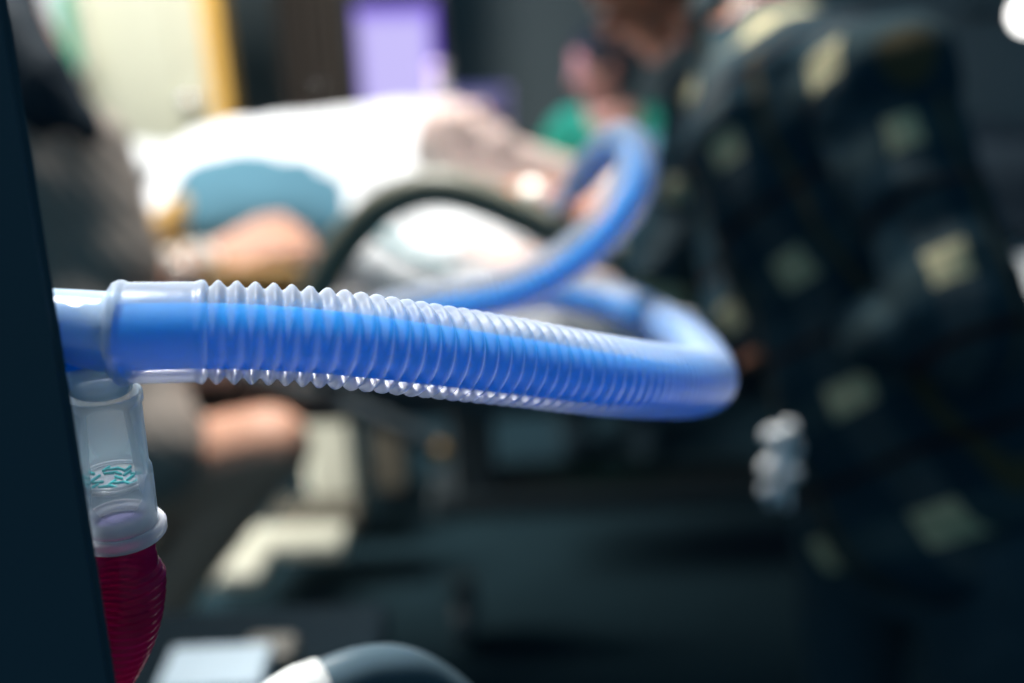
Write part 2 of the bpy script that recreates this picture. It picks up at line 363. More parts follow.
# ------------------------------------------------------------------ the room
def room():
    struct(bx('floor', (0.3, 2.2, -0.05), (7, 6, 0.1), K['floor'], bevel=0))
    struct(bx('wall_back', (0.6, 4.30, 1.4), (6.4, 0.1, 2.8), K['wall'], bevel=0))
    # cream door leaf, its frame and the short wall it hangs in
    Y = 3.25
    struct(bx('wall_left', (-2.2, Y+0.06, 1.4), (1.5, 0.10, 2.8), K['cream'], bevel=0))
    d = struct(bx('door_1', (-1.17, Y, 1.06), (0.50, 0.05, 2.10), K['cream'], bevel=0.003))
    bm = bmesh.new()
    box(bm, (-1.035, Y-0.03, 1.30), (0.05, 0.012, 1.5), bevel=0.004); box(bm, (-1.30, Y-0.03, 1.30), (0.05, 0.012, 1.5), bevel=0.004)
    from_bm('door_stile', bm, K['cream'], d, False)
    bm = bmesh.new(); kc = PY(187, 104, Y-0.09); lathe(bm, kc+Vector((0, 0.065, 0)), Vector((0, -1, 0)), [(0, 0.0001), (0, 0.028), (0.006, 0.028), (0.010, 0.012), (0.035, 0.012), (0.042, 0.024), (0.055, 0.026), (0.065, 0.018), (0.068, 0.0001)], 28)
    from_bm('door_knob', bm, K['chrome'], d)
    struct(bx('trim_1', (-0.885, Y, 1.10), (0.055, 0.12, 2.20), K['amber'], bevel=0.004))
    # switch plate area: pale dispenser and bin by the door
    t = thing('soap_dispenser', 'white wall soap dispenser with a green label at the upper left corner', 'dispenser', PY(62, 10, Y))
    bx('dispenser_body', PY(50, 10, Y-0.09), (0.14, 0.13, 0.40), K['whitepl'], t, bevel=0.03, smooth=True)
    bx('label', PY(68, 30, Y-0.165), (0.045, 0.012, 0.22), K['greenpl'], t, bevel=0.004)
    t = thing('waste_bin', 'tall white waste bin with a sloping lid beside the cream door', 'bin', Vector((-1.33, 2.85, 0)))
    c = PY(150, 170, 2.85)
    bm = bmesh.new(); box(bm, (c.x, 2.85, 0.44), (0.22, 0.26, 0.87), bevel=0.02); from_bm('bin_body', bm, K['whitepl'], t, False)
    bm = bmesh.new(); box(bm, (c.x-0.02, 2.85, 0.905), (0.24, 0.28, 0.05), Quaternion((0, 1, 0), R(9)), bevel=0.015); from_bm('lid', bm, K['whitepl'], t)
    # dark pleated curtain in the middle of the back
    bm = bmesh.new(); x0, x1 = -0.80, -0.30; n = 120; rows = []
    for z in (0.15, 1.0, 1.9, 2.6):
        rows.append([(bm.verts.new((x0+(x1-x0)*i/n, 3.72+0.035*math.sin(i*0.55)+0.012*math.sin(i*1.3+z), z)), bm.verts.new((x0+(x1-x0)*i/n, 3.735+0.035*math.sin(i*0.55)+0.012*math.sin(i*1.3+z), z))) for i in range(n+1)])
    for a, b_ in zip(rows, rows[1:]):
        for i in range(n):
            for k in (0, 1): bm.faces.new((a[i][k], a[i+1][k], b_[i+1][k], b_[i][k]))
    o = from_bm('curtain', bm, K['curtain']); tag(o, 'dark brown pleated curtain between the amber door trim and the screen', 'curtain')
    kc = PY(320, 88, 3.64); t = thing('curtain_hook', 'small steel tieback hook catching light on the dark curtain', 'hook', kc)
    bm = bmesh.new(); ell(bm, kc, (0.013, 0.013, 0.013)); from_bm('hook_ball', bm, K['chrome'], t)
    tube('hook_arm', [kc, kc+Vector((0, .03, 0)), kc+Vector((0, .06, .02))], 0.005, K['chrome'], t, 10)
    # small bright lamp at far right
    c = P(1030, 14, 3.6); t = thing('wall_lamp', 'small bright round lamp at the upper right beyond the plaid shirt', 'lamp', c)
    bm = bmesh.new(); ell(bm, c, (0.055, 0.055, 0.055)); from_bm('lamp_globe', bm, glow('lamp_globe_glow', (1, 0.98, 0.95, 1), 6), t)
    bm = bmesh.new(); lathe(bm, c+Vector((0, 0.045, 0)), Vector((0, 1, 0)), [(0, .0001), (0, .03), (0.03, .035), (0.10, .02), (4.25-c.y-0.045, .02), (4.25-c.y-0.045, .0001)], 20); from_bm('lamp_arm', bm, K['bezel'], t)
room()

def monitor():
    Y = 3.2
    c = PY(398, 64, Y); base = Vector((c.x, Y+0.05, 0))
    t = thing('patient_monitor', 'monitor with a glowing lavender screen and violet rim behind the bed', 'monitor', base)
    q = Quaternion((0, 0, 1), R(-6))
    bx('housing', c+Vector((0, 0.035, 0.02)), (0.30, 0.05, 0.42), K['bezel'], t, q, 0.008)
    # screen: a pale lavender display page with a violet border
    m = bpy.data.materials.new('screen_page'); m.use_nodes = True; nt = m.node_tree; b = nt.nodes['Principled BSDF']
    N = nt.nodes.new; L = nt.links.new
    tc = N('ShaderNodeTexCoord'); sp = N('ShaderNodeSeparateXYZ'); L(tc.outputs['Generated'], sp.inputs[0])
    def edge(ax, lo, hi):
        r = N('ShaderNodeMapRange'); r.inputs[1].default_value = lo; r.inputs[2].default_value = hi; L(sp.outputs[ax], r.inputs[0]); return r
    a = edge('X', 0.97, 0.86); z = edge('Z', 0.98, 0.84); x0 = edge('X', -0.05, 0.10)
    m1 = N('ShaderNodeMath'); m1.operation = 'MINIMUM'; L(a.outputs[0], m1.inputs[0]); L(z.outputs[0], m1.inputs[1])
    m2 = N('ShaderNodeMath'); m2.operation = 'MINIMUM'; L(m1.outputs[0], m2.inputs[0]); L(x0.outputs[0], m2.inputs[1])
    mx = N('ShaderNodeMix'); mx.data_type = 'RGBA'; L(m2.outputs[0], mx.inputs[0])
    mx.inputs[6].default_value = lin(105, 60, 225); mx.inputs[7].default_value = lin(200, 190, 250)
    b.inputs['Base Color'].default_value = (0, 0, 0, 1); L(mx.outputs[2], b.inputs['Emission Color']); b.inputs['Emission Strength'].default_value = 1.0
    bx('screen', c, (0.245, 0.012, 0.35), m, t, q, 0.001)
    bx('pole', Vector((c.x, Y+0.09, 0.45)), (0.04, 0.04, 0.86), K['bezel'], t)
    bx('foot', Vector((c.x-.03, Y+0.09, 0.02)), (0.22, 0.36, 0.035), K['bezel'], t)
    # devices right of the screen, on a shelf stand
    s = thing('device_shelf', 'low dark shelf stand behind the bed, right of the glowing screen', 'shelf', Vector((0.0, 3.2, 0)))
    sh = PY(482, 140, 3.2)
    bx('shelf_board', Vector((sh.x-0.02, 3.10, 0.86)), (0.30, 0.18, 0.025), K['bezel'], s)
    for dx in (-.15, .10):
        for dy in (-.17, -.03): bx('leg', Vector((sh.x+dx, 3.2+dy, 0.424)), (0.025, 0.025, 0.847), K['bezel'], s)
    t = thing('infusion_pump', 'navy device with lilac side bands right of the glowing screen', 'medical device', Vector((sh.x, 3.10, 0.873)))
    bx('device_body', Vector((sh.x, 3.10, 0.9575)), (0.15, 0.14, 0.165), K['navybox'], t, None, 0.01)
    for dx in (-0.082, 0.082): bx('side_band', Vector((sh.x+dx, 3.10, 0.9575)), (0.02, 0.13, 0.16), K['lilac'], t, None, 0.006)
    for dz in (0.04, -0.02): bx('display', Vector((sh.x, 3.028, 0.9675+dz)), (0.11, 0.01, 0.035), K['lilac'], t, None, 0.002)
    j = PY(438, 92, 3.16)
    t = thing('ivory_canister', 'ivory canister with a narrow neck at the lower right corner of the glowing screen', 'canister', Vector((j.x+0.01, 3.10, 0.873)))
    bm = bmesh.new(); lathe(bm, Vector((j.x+0.01, 3.1, 0.873)), Vector((0, 0, 1)), [(0, .0001), (0, .042), (.16, .042), (.19, .022), (.215, .022), (.215, .0001)], 28); from_bm('canister_body', bm, K['ivory'], t)
    bm = bmesh.new(); lathe(bm, Vector((j.x+0.01, 3.1, 1.089)), Vector((0, 0, 1)), [(0, .0001), (0, .026), (.03, .026), (.03, .0001)], 28); from_bm('stopper', bm, K['ivory'], t)
monitor()

def pillow(name, c, size, rot, m, parent=None, seed=0, wr=0.012):
    bm = bmesh.new(); n = 44; g = {}
    for s in (1, -1):
        for i in range(n+1):
            for j in range(n+1):
                if s == -1 and (i in (0, n) or j in (0, n)): g[s, i, j] = g[1, i, j]; continue
                u = 2*i/n-1; v = 2*j/n-1
                h = ((1-abs(u)**3.2)*(1-abs(v)**3.2))**0.55
                pin = 1-0.07*(u*u*v*v); e = 1-0.05*(1-u*u)*(abs(v)**6)-0.05*(1-v*v)*(abs(u)**6)
                p = Vector((u*size[0]/2*pin*e, v*size[1]/2*pin*e, s*h*size[2]/2))
                w = noise.noise(Vector((u*2.2+seed, v*2.2, s*3.)))*wr+noise.noise(Vector((u*6+seed, v*6, s)))*wr*0.4
                p.z += w*h; g[s, i, j] = bm.verts.new(p)
    for s in (1, -1):
        for i in range(n):
            for j in range(n):
                f = (g[s, i, j], g[s, i+1, j], g[s, i+1, j+1], g[s, i, j+1])
                try: bm.faces.new(f)
                except ValueError: pass
    bmesh.ops.transform(bm, matrix=Matrix.Translation(c) @ rot.to_matrix().to_4x4(), verts=bm.verts)
    return from_bm(name, bm, m, parent)

def bed():
    t = thing('hospital_bed', 'hospital bed with dark frame and arched olive grey side rail', 'bed', Vector((0.35, 2.15, 0)))
    bx('mattress', (0.42, 2.12, 0.735), (2.10, 0.92, 0.13), K['white'], t, None, 0.04, True)
    bx('bed_frame', (0.42, 2.12, 0.63), (2.08, 0.90, 0.075), K['frame'], t, None, 0.01)
    bx('side_board', (-0.49, 1.655, 0.83), (0.26, 0.03, 0.14), K['wood'], t, None, 0.01); bx('headboard', (-0.64, 2.12, 0.78), (0.05, 0.96, 0.38), K['wood'], t, None, 0.02)
    bm = bmesh.new()
    a = PY(285, 541, 2.08); box(bm, a, (0.30, 0.10, 0.045), bevel=0.012); a = PY(244, 568, 1.99); box(bm, a, (0.115, 0.12, 0.05), bevel=0.015)
    from_bm('base_cover', bm, K['base'], t, False)
    a = PY(330, 455, 2.34); bx('head_column', (a.x, 2.38, 0.33), (0.135, 0.10, 0.52), K['base'], t, None, 0.02)
    a = PY(386, 455, 2.34); bx('control_box', (a.x, 2.40, 0.33), (0.10, 0.10, 0.50), K['taupe'], t, None, 0.015)
    a = PY(318, 520, 2.24); bx('base_step', (a.x, 2.26, 0.075), (0.22, 0.10, 0.05), K['taupe'], t, None, 0.01)
    bx('base_beam', (0.45, 2.10, 0.21), (1.3, 0.16, 0.06), K['frame'], t, None, 0.01)
    for x in (-0.1, 0.95): bx('lift_column', (x, 2.10, 0.41), (0.10, 0.14, 0.36), K['frame'], t, None, 0.01)
    for x in (-0.12, 1.05):
        for y in (1.80, 2.40):
            bm = bmesh.new(); lathe(bm, Vector((x-0.02, y, 0.06)), Vector((1, 0, 0)), [(0, .0001), (0, .05), (.006, .06), (.034, .06), (.04, .05), (.04, .0001)], 24)
            wv_ = from_bm('caster', bm, K['frame'], t); bx('fork', (x, y, 0.13), (0.05, 0.04, 0.07), K['frame'], t)
    # arched rail near the camera
    Y = 1.42
    pts = [PY(300, 360, Y), PY(308, 320, Y), PY(322, 283, Y), PY(345, 245, Y), PY(380, 208, Y), PY(425, 190, Y), PY(470, 195, Y), PY(520, 215, Y), PY(580, 243, Y), PY(640, 268, Y), PY(700, 298, Y), PY(750, 330, Y), PY(795, 368, Y), PY(815, 420, Y)]
    tube('side_rail', pts, 0.028, K['rail'], t, 28, 0.012)
    # strut below the mattress
    a, b_ = PY(235, 372, 1.60), PY(452, 452, 1.62)
    tube('rail_bracket', [a, (a+b_)/2+Vector((0, 0, .012)), b_], 0.018, K['frame'], t, 16)
    for q_, z1 in ((pts[0], 0.62), (pts[-1], 0.55)):
        tube('rail_post', [Vector(q_), Vector((q_.x, q_.y+0.08, q_.z-0.05)), Vector((q_.x, 1.69, 0.64))], 0.016, K['frame'], t, 14)
    bm = bmesh.new(); kc = PY(441, 452, 1.585); ell(bm, kc, (0.012, 0.010, 0.016)); from_bm('release_knob', bm, K['wood'], t)
bed()

# pillows and linen
q1 = Quaternion((0, 1, 0), R(-4)) @ Quaternion((1, 0, 0), R(14))
o = pillow('teal_pillow', PY(262, 200, 2.06), (0.40, 0.38, 0.14), Quaternion((0, 0, 1), R(6)) @ Quaternion((1, 0, 0), R(12)), K['teal'], seed=3)
tag(o, 'teal pillow squeezed underneath the big white one', 'pillow')
o = pillow('white_pillow', PY(320, 166, 2.22)+Vector((0, 0.02, 0)), (0.80, 0.46, 0.15), Quaternion((0, 1, 0), R(-4)) @ Quaternion((1, 0, 0), R(16)), K['white'], seed=8, wr=0.02)
tag(o, 'big plump white pillow at the head of the bed', 'pillow')
t = thing('folded_sheet', 'rumpled white folded sheet with a teal band on the near side of the bed', 'bed sheet', PY(430, 300, 1.8))
pillow('sheet_body', PY(425, 262, 1.82), (0.36, 0.26, 0.15), Quaternion((0, 1, 0), R(16)) @ Quaternion((1, 0, 0), R(26)), K['white'], t, seed=5, wr=0.018)
tube('teal_band', [PY(366, 222, 1.66), PY(392, 243, 1.62), PY(422, 260, 1.60), PY(455, 268, 1.61)], 0.012, K['tealband'], t, 12)
o = pillow('small_cushion', PY(345, 222, 2.0), (0.14, 0.14, 0.10), Quaternion((1, 0, 0), R(20)), K['white'], seed=2)
tag(o, 'small white pad tucked between the teal pillow and the arched rail', 'pad')

# ------------------------------------------------------------------ patient in bed
def patient():
    t = thing('person', 'patient lying in bed beyond the rail, pale head propped on the white pillow', 'person', Vector((0.3, 2.15, 0.8)))
    bm = bmesh.new()
    hc = PY(462, 142, 2.08); crown = Vector((-0.85, 0.25, 0.45)); face = Vector((0.35, -0.25, 0.9))
    B, q = head(bm, hc, face, crown, 0.86)
    nk = hc-crown.normalized()*0.13; ch = Vector((0.22, 2.16, 0.90)); pel = Vector((0.72, 2.16, 0.88))
    cap_(bm, hc-crown.normalized()*0.06, ch-Vector((0.04, 0, 0)), 0.052, 0.065)
    ell(bm, ch+Vector((0.06, 0, 0)), (0.17, 0.18, 0.10)); ell(bm, (ch+pel)/2, (0.22, 0.15, 0.09)); ell(bm, pel, (0.15, 0.17, 0.09))
    for s in (-1, 1):
        cap_(bm, pel+Vector((0.05, s*0.09, 0)), Vector((1.10, 2.16+s*0.11, 0.93)), 0.08, 0.055)
        cap_(bm, Vector((1.10, 2.16+s*0.11, 0.93)), Vector((1.40, 2.16+s*0.10, 0.85)), 0.053, 0.036)
        cap_(bm, Vector((1.40, 2.16+s*0.10, 0.85)), Vector((1.44, 2.16+s*0.12, 0.90)), 0.035, 0.025)
    # far arm down at the side; near arm bent, hand towards the folded sheet
    cap_(bm, ch+Vector((0.02, 0.15, 0)), Vector((0.45, 2.40, 0.88)), 0.045, 0.038); cap_(bm, Vector((0.45, 2.40, 0.88)), Vector((0.66, 2.38, 0.87)), 0.036, 0.026)
    hand(bm, Vector((0.66, 2.38, 0.87)), (1, -.1, 0), (0, 0, -1), 0.3, 0.95, 1)
    el = PY(628, 292, 1.84); wr = PY(520, 262, 1.80)
    cap_(bm, ch+Vector((0.02, -0.15, 0)), el, 0.046, 0.040); cap_(bm, el, wr, 0.040, 0.028)
    hand(bm, wr, wr-el+Vector((0, 0, 0.02)), (0, 0.3, -1), 0.45, 0.95, -1)
    fuse('body', bm, K['skinp'], t, 0.0055, 5)
    face_bits(t, B, q, 0.86, True); hair_cap_small = bmesh.new()
    ell(hair_cap_small, q(-0.040, 0, 0.030), (0.062, 0.070, 0.075), B); from_bm('hair', hair_cap_small, K['hairg'], t)
    # gown over torso and hips
    bm = bmesh.new(); ell(bm, ch+Vector((0.10, 0, 0.0)), (0.15, 0.205, 0.120)); ell(bm, (ch+pel)/2, (0.26, 0.185, 0.112)); ell(bm, pel, (0.24, 0.205, 0.115))
    b2 = bmesh.new(); ell(b2, pel+Vector((0.05, 0, 0.0)), (0.22, 0.26, 0.13))
    for s in (-1, 1): cap_(b2, pel+Vector((0.05, s*0.13, 0)), Vector((1.12, 2.16+s*0.16, 0.92)), 0.115, 0.10); cap_(b2, Vector((1.12, 2.16+s*0.16, 0.92)), Vector((1.42, 2.16+s*0.15, 0.87)), 0.10, 0.085)
    cap_(b2, pel, Vector((1.40, 2.16, 0.86)), 0.13, 0.10)
    bl = fuse('blanket', b2, K['navyblanket'], None, 0.010, 8, 0.010, 8); tag(bl, 'dark navy blanket over the legs of the patient, behind the plaid man', 'blanket')
    fuse('gown', bm, K['teal'], t, 0.008, 6, 0.008, 9)
patient()

# ------------------------------------------------------------------ man in the plaid shirt
def plaid_man():
    pel = P(935, 470, 1.22); chest = P(815, 150, 1.27); base = Vector((pel.x, pel.y, 0))
    t = thing('person', 'man in dark plaid flannel shirt bending over the bed, hands on the patient', 'person', base)
    hc = P(650, -22, 1.50); face = Vector((-0.72, 0.30, -0.62)); crown = Vector((-0.55, 0.1, 0.80))
    sf, sn = P(722, 100, 1.47), P(872, 95, 1.10)
    ef, wf = P(668, 272, 1.45), P(577, 206, 1.63)
    en, wn = P(968, 325, 0.97), P(836, 334, 1.19)
    bm = bmesh.new(); B, q = head(bm, hc, face, crown, 1.0)
    neck = P(745, 25, 1.40)
    cap_(bm, hc+Vector((0.05, 0, -0.03)), neck, 0.058, 0.062)
    cap_(bm, neck, chest, 0.07, 0.12); cap_(bm, sf, sn, 0.07, 0.07); cap_(bm, chest, pel, 0.125, 0.125)
    cap_(bm, sf, ef, 0.05, 0.042); cap_(bm, ef, wf, 0.042, 0.030)
    cap_(bm, sn, en, 0.05, 0.042); cap_(bm, en, wn, 0.042, 0.029)
    hand(bm, wf, P(500, 180, 1.72)-wf, (-0.1, 0.2, -1), 0.35, 1.05, 1)
    hand(bm, wn, P(764, 318, 1.33)-wn, (-0.1, 0.5, -0.8), 1.0, 1.0, -1)
    for s in (-1, 1):
        hp = pel+Vector((s*0.05, -s*0.09, -0.04)); kn = Vector((hp.x+0.02, hp.y+0.02, 0.46)); an = Vector((kn.x+0.03, kn.y-0.02, 0.09))
        cap_(bm, hp, kn, 0.085, 0.058); cap_(bm, kn, an, 0.055, 0.040); cap_(bm, an+Vector((0.03, 0, -0.045)), an+Vector((-0.13, 0.06, -0.055)), 0.038, 0.030)
    fuse('body', bm, K['skin'], t, 0.0055, 5); face_bits(t, B, q); hair_cap(t, B, q, K['hair'], 1.0)
    # shirt body in its own frame: z along the spine
    z = (neck-pel).normalized(); x = (sn-sf); x = (x-z*x.dot(z)).normalized(); F = Matrix((x, z.cross(x), z)).transposed().to_4x4(); F.translation = pel
    bm = bmesh.new(); mid = (chest+pel)/2
    cap_(bm, neck.lerp(chest, 0.25), chest, 0.085, 0.15); cap_(bm, sf, sn, 0.088, 0.09); cap_(bm, chest, mid, 0.165, 0.155); cap_(bm, mid, pel+Vector((0, 0, -.02)), 0.155, 0.165)
    cap_(bm, chest+x*0.09, pel+x*0.06, 0.12, 0.13); cap_(bm, chest-x*0.09, pel-x*0.04, 0.11, 0.13)
    cap_(bm, P(728, 150, 1.42), P(760, 330, 1.36), 0.085, 0.085)
    fuse('shirt', bm, K['plaid'], t, 0.008, 6, 0.016, 7, F)
    def sleeve(a, b_, c, rr, cut, mm):
        z = (b_-a).normalized(); x = z.orthogonal().normalized(); x = Vector((1, 0, 0)); x = (x-z*x.dot(z)).normalized()
        F = Matrix((x, z.cross(x), z)).transposed().to_4x4(); F.translation = a
        bm = bmesh.new(); cap_(bm, a, b_, rr+0.015, rr); cap_(bm, b_, b_.lerp(c, cut), rr, rr*0.85)
        return fuse('sleeve', bm, mm, t, 0.006, 5, 0.010, 10, F)
    sleeve(sf, ef, wf, 0.066, 0.22, K['plaidf']); s2 = sleeve(sn, en, wn, 0.060, 0.62, K['plaids'])
    # collar
    bm = bmesh.new(); ax = (hc-neck).normalized(); lathe(bm, neck-ax*0.01, ax, [(0, .080), (.03, .074), (.055, .076), (.052, .070), (.028, .068), (0, .072)], 32, True); from_bm('collar', bm, K['plaid'], t)
    # trousers and shoes
    bm = bmesh.new(); ell(bm, pel+Vector((0, 0, -.06)), (0.15, 0.15, 0.12))
    for s in (-1, 1):
        hp = pel+Vector((s*0.05, -s*0.09, -0.04)); kn = Vector((hp.x+0.02, hp.y+0.02, 0.46)); an = Vector((kn.x+0.03, kn.y-0.02, 0.10))
        cap_(bm, hp, kn, 0.105, 0.080); cap_(bm, kn, an, 0.078, 0.062)
    fuse('trousers', bm, K['trouser'], t, 0.009, 5, 0.008, 9)
    for s in (-1, 1):
        hp = pel+Vector((s*0.05, -s*0.09, -0.04)); an = Vector((hp.x+0.05, hp.y, 0.09))
        bm = bmesh.new(); cap_(bm, an+Vector((0.04, 0, -0.045)), an+Vector((-0.15, 0.065, -0.050)), 0.046, 0.038); cap_(bm, an, an+Vector((.02, 0, -.04)), .046, .046)
        fuse('shoe', bm, K['bezel'], t, 0.006, 4)
    return t, wf, wn
man, wf, wn = plaid_man()

def ring_on(name, c, axis, R_, r, m, parent=None, seg=40):
    axis = Vector(axis).normalized(); n = axis.orthogonal().normalized(); b_ = axis.cross(n); bm = bmesh.new(); rings = []
    for i in range(seg):
        a = 2*PI*i/seg; rd = n*math.cos(a)+b_*math.sin(a)
        rings.append([bm.verts.new(c+rd*(R_+r*math.cos(2*PI*k/12))+axis*r*math.sin(2*PI*k/12)*1.3) for k in range(12)])
    for i in range(seg):
        a, b2 = rings[i], rings[(i+1) % seg]
        for k in range(12): bm.faces.new((a[k], a[(k+1) % 12], b2[(k+1) % 12], b2[k]))
    return from_bm(name, bm, m, parent)
dirf = (P(500, 180, 1.72)-wf).normalized()
wt = thing('wristwatch', 'round steel wristwatch on the plaid man\'s far hand', 'watch', P(535, 196, 1.78))
wc = wf+dirf*0.006
ring_on('strap', wc, dirf, 0.034, 0.0035, K['chrome'], wt)
fc = P(531, 190, 1.58); bm = bmesh.new(); lathe(bm, fc, (CAM-fc).normalized()+Vector((-.1, .3, .7)), [(-0.006, .0001), (-0.006, .017), (0.002, .018), (.005, .015), (.005, .0001)], 30); from_bm('dial', bm, K['silver'], wt)
# crumpled white glove tucked at the waistband
gt = P(790, 455, 1.02)
t = thing('crumpled_gloves', 'crumpled white gloves hanging from the dark belt of the plaid man', 'gloves', gt)
bm = bmesh.new()
for k, (px, py, rx, rz) in enumerate(((782, 434, .015, .012), (804, 424, .012, .011), (793, 458, .024, .017), (803, 480, .016, .013), (782, 500, .015, .010), (812, 452, .010, .014), (776, 472, .011, .016))):
    px = 782+(px-793)*.75; py = 456+(py-458)*.8
    ell(bm, P(px, py, 1.04+.006*(k % 3)), (rx*.7, .010, rz*.75), Matrix.Rotation(R(25+37*k), 3, 'Y'))
cap_(bm, P(782, 436, 1.05), P(782, 486, 1.05), .006, .005)
fuse('crumpled_palm', bm, K['whitepl'], t, 0.0025, 2, 0.006, 60)
bm = bmesh.new(); cap_(bm, P(776, 488, 1.045), P(770, 504, 1.045), .005, .004); cap_(bm, P(786, 488, 1.045), P(787, 506, 1.045), .005, .004); cap_(bm, P(776, 488, 1.045), P(786, 488, 1.045), .005, .005)
fuse('glove_finger', bm, K['whitepl'], t, 0.0025, 2)

# ------------------------------------------------------------------ woman at the left
def woman():
    hip = Vector((-0.86, 1.50, 0.53)); chest = P(62, 190, 1.66); neck = P(22, 45, 1.62)
    t = thing('person', 'woman in a grey brown top seated at the left, bracelets on her outstretched wrist', 'person', Vector((hip.x, hip.y, 0)))
    hc = P(-12, -72, 1.62); bm = bmesh.new(); B, q = head(bm, hc, (0.75, 0.35, -0.5), (0.3, 0.1, 0.9), 0.95)
    cap_(bm, hc, neck, 0.05, 0.05); cap_(bm, neck, chest, 0.06, 0.11); cap_(bm, chest, hip, 0.12, 0.14)
    sh = P(88, 150, 1.62); el = P(120, 292, 1.64); wr = P(218, 262, 1.76)
    cap_(bm, chest+Vector((0, 0, .06)), sh, 0.06, 0.052); cap_(bm, sh, el, 0.050, 0.040); cap_(bm, el, wr, 0.040, 0.027)
    hand(bm, wr, P(312, 222, 1.84)-wr, (0.15, 0.85, -0.55), 0.75, 1.25, 1)
    sh2 = P(0, 150, 1.8); el2 = P(20, 330, 1.85); wr2 = P(110, 400, 1.9)
    cap_(bm, chest, sh2, 0.06, 0.052); cap_(bm, sh2, el2, 0.048, 0.038); cap_(bm, el2, wr2, 0.038, 0.027); hand(bm, wr2, (1, .1, -.2), (0, 0, -1), 0.4, 0.95, 1)
    k1 = P(268, 448, 1.62); k2 = P(248, 470, 1.74)
    for k, dy in ((k1, 0.0), (k2, 0.15)):
        cap_(bm, hip+Vector((0.02, dy, 0.0)), k, 0.098, 0.070); an = Vector((k.x-0.42, k.y, 0.09)); cap_(bm, k, an, 0.062, 0.036)
        cap_(bm, an+Vector((-.03, 0, -.05)), an+Vector((0.13, 0, -.06)), .034, .027)
    fuse('body', bm, K['skinw'], t, 0.0055, 5); face_bits(t, B, q, 0.95)
    # hair falling in front of the shoulder
    bm = bmesh.new(); ell(bm, q(-0.02, 0, .03), (0.10, 0.088, 0.10), B)
    cap_(bm, P(-20, -30, 1.58), P(2, 30, 1.50), 0.080, 0.062); cap_(bm, P(2, 30, 1.50), P(46, 84, 1.48), 0.062, 0.050); cap_(bm, P(46, 84, 1.48), P(88, 130, 1.48), 0.050, 0.026)
    cap_(bm, P(10, 40, 1.50), P(40, 110, 1.47), 0.06, 0.040)
    fuse('hair', bm, K['hair'], t, 0.007, 4, 0.005, 30)
    # loose top
    bm = bmesh.new(); cap_(bm, P(36, 125, 1.64), P(58, 210, 1.66), 0.095, 0.130); cap_(bm, P(62, 200, 1.66), P(85, 330, 1.70), 0.130, 0.135); cap_(bm, P(85, 330, 1.66), P(125, 425, 1.60), 0.135, 0.115); cap_(bm, P(120, 420, 1.62), P(150, 445, 1.57), 0.11, 0.095)
    cap_(bm, sh, P(118, 268, 1.63), 0.072, 0.072); cap_(bm, P(40, 120, 1.64), sh, .07, .07)
    fuse('top', bm, K['topcloth'], t, 0.008, 8, 0.006, 6)
    bm = bmesh.new(); ell(bm, hip+Vector((0, .06, 0)), (0.19, 0.19, 0.13))
    for k, dy in ((k1, 0.0), (k2, 0.15)): cap_(bm, hip+Vector((0.02, dy, 0.0)), hip.lerp(k, 0.45)+Vector((0, dy*.5, -.01)), 0.12, 0.088)
    fuse('skirt', bm, K['skirt'], t, 0.009, 6, 0.006, 10)
    for k in (k1, k2):
        an = Vector((k.x-0.42, k.y, 0.05)); bm = bmesh.new(); cap_(bm, an+Vector((-.04, 0, 0)), an+Vector((0.14, 0, -.012)), .044, .034); fuse('shoe', bm, K['bezel'], t, 0.006, 4)
    d = (wr-el).normalized()
    for px, nm, lb, rr, r in ((172, 'bead_bracelet', 'broad silver bead bracelet nearest the grey brown sleeve', .036, .014), (196, 'bead_bracelet', 'silver bead bracelet in the middle of the woman\'s wrist', .035, .0115), (211, 'bead_bracelet', 'slim silver bead bracelet closest to the woman\'s hand', .033, .0095)):
        f = (px-120)/(222-120); c = el.lerp(wr, f); c = c+d*0
        b_ = thing(nm, lb, 'bracelet', c, 'bracelets on the woman\'s wrist')
        n = d.orthogonal().normalized(); e = d.cross(n); nb = int(2*PI*rr/(2*r)); bm = bmesh.new()
        for i in range(nb):
            a = 2*PI*i/nb; ell(bm, c+(n*math.cos(a)+e*math.sin(a))*rr, (r, r, r), None, 12)
        from_bm('beads', bm, K['silver'], b_)
    # chair
    c0 = Vector((hip.x-0.02, hip.y+0.08, 0)); t = thing('visitor_chair', 'dark visitor chair under the woman at the left', 'chair', c0)
    bx('seat', c0+Vector((0, 0, .335)), (.42, .44, .05), K['frame'], t, None, .015); bx('backrest', c0+Vector((-.27, 0, .62)), (.04, .42, .40), K['frame'], t, None, .015)
    for sx in (-1, 1):
        for sy in (-1, 1): bx('leg', c0+Vector((sx*.18, sy*.19, .155)), (.03, .03, .31), K['frame'], t)
woman()

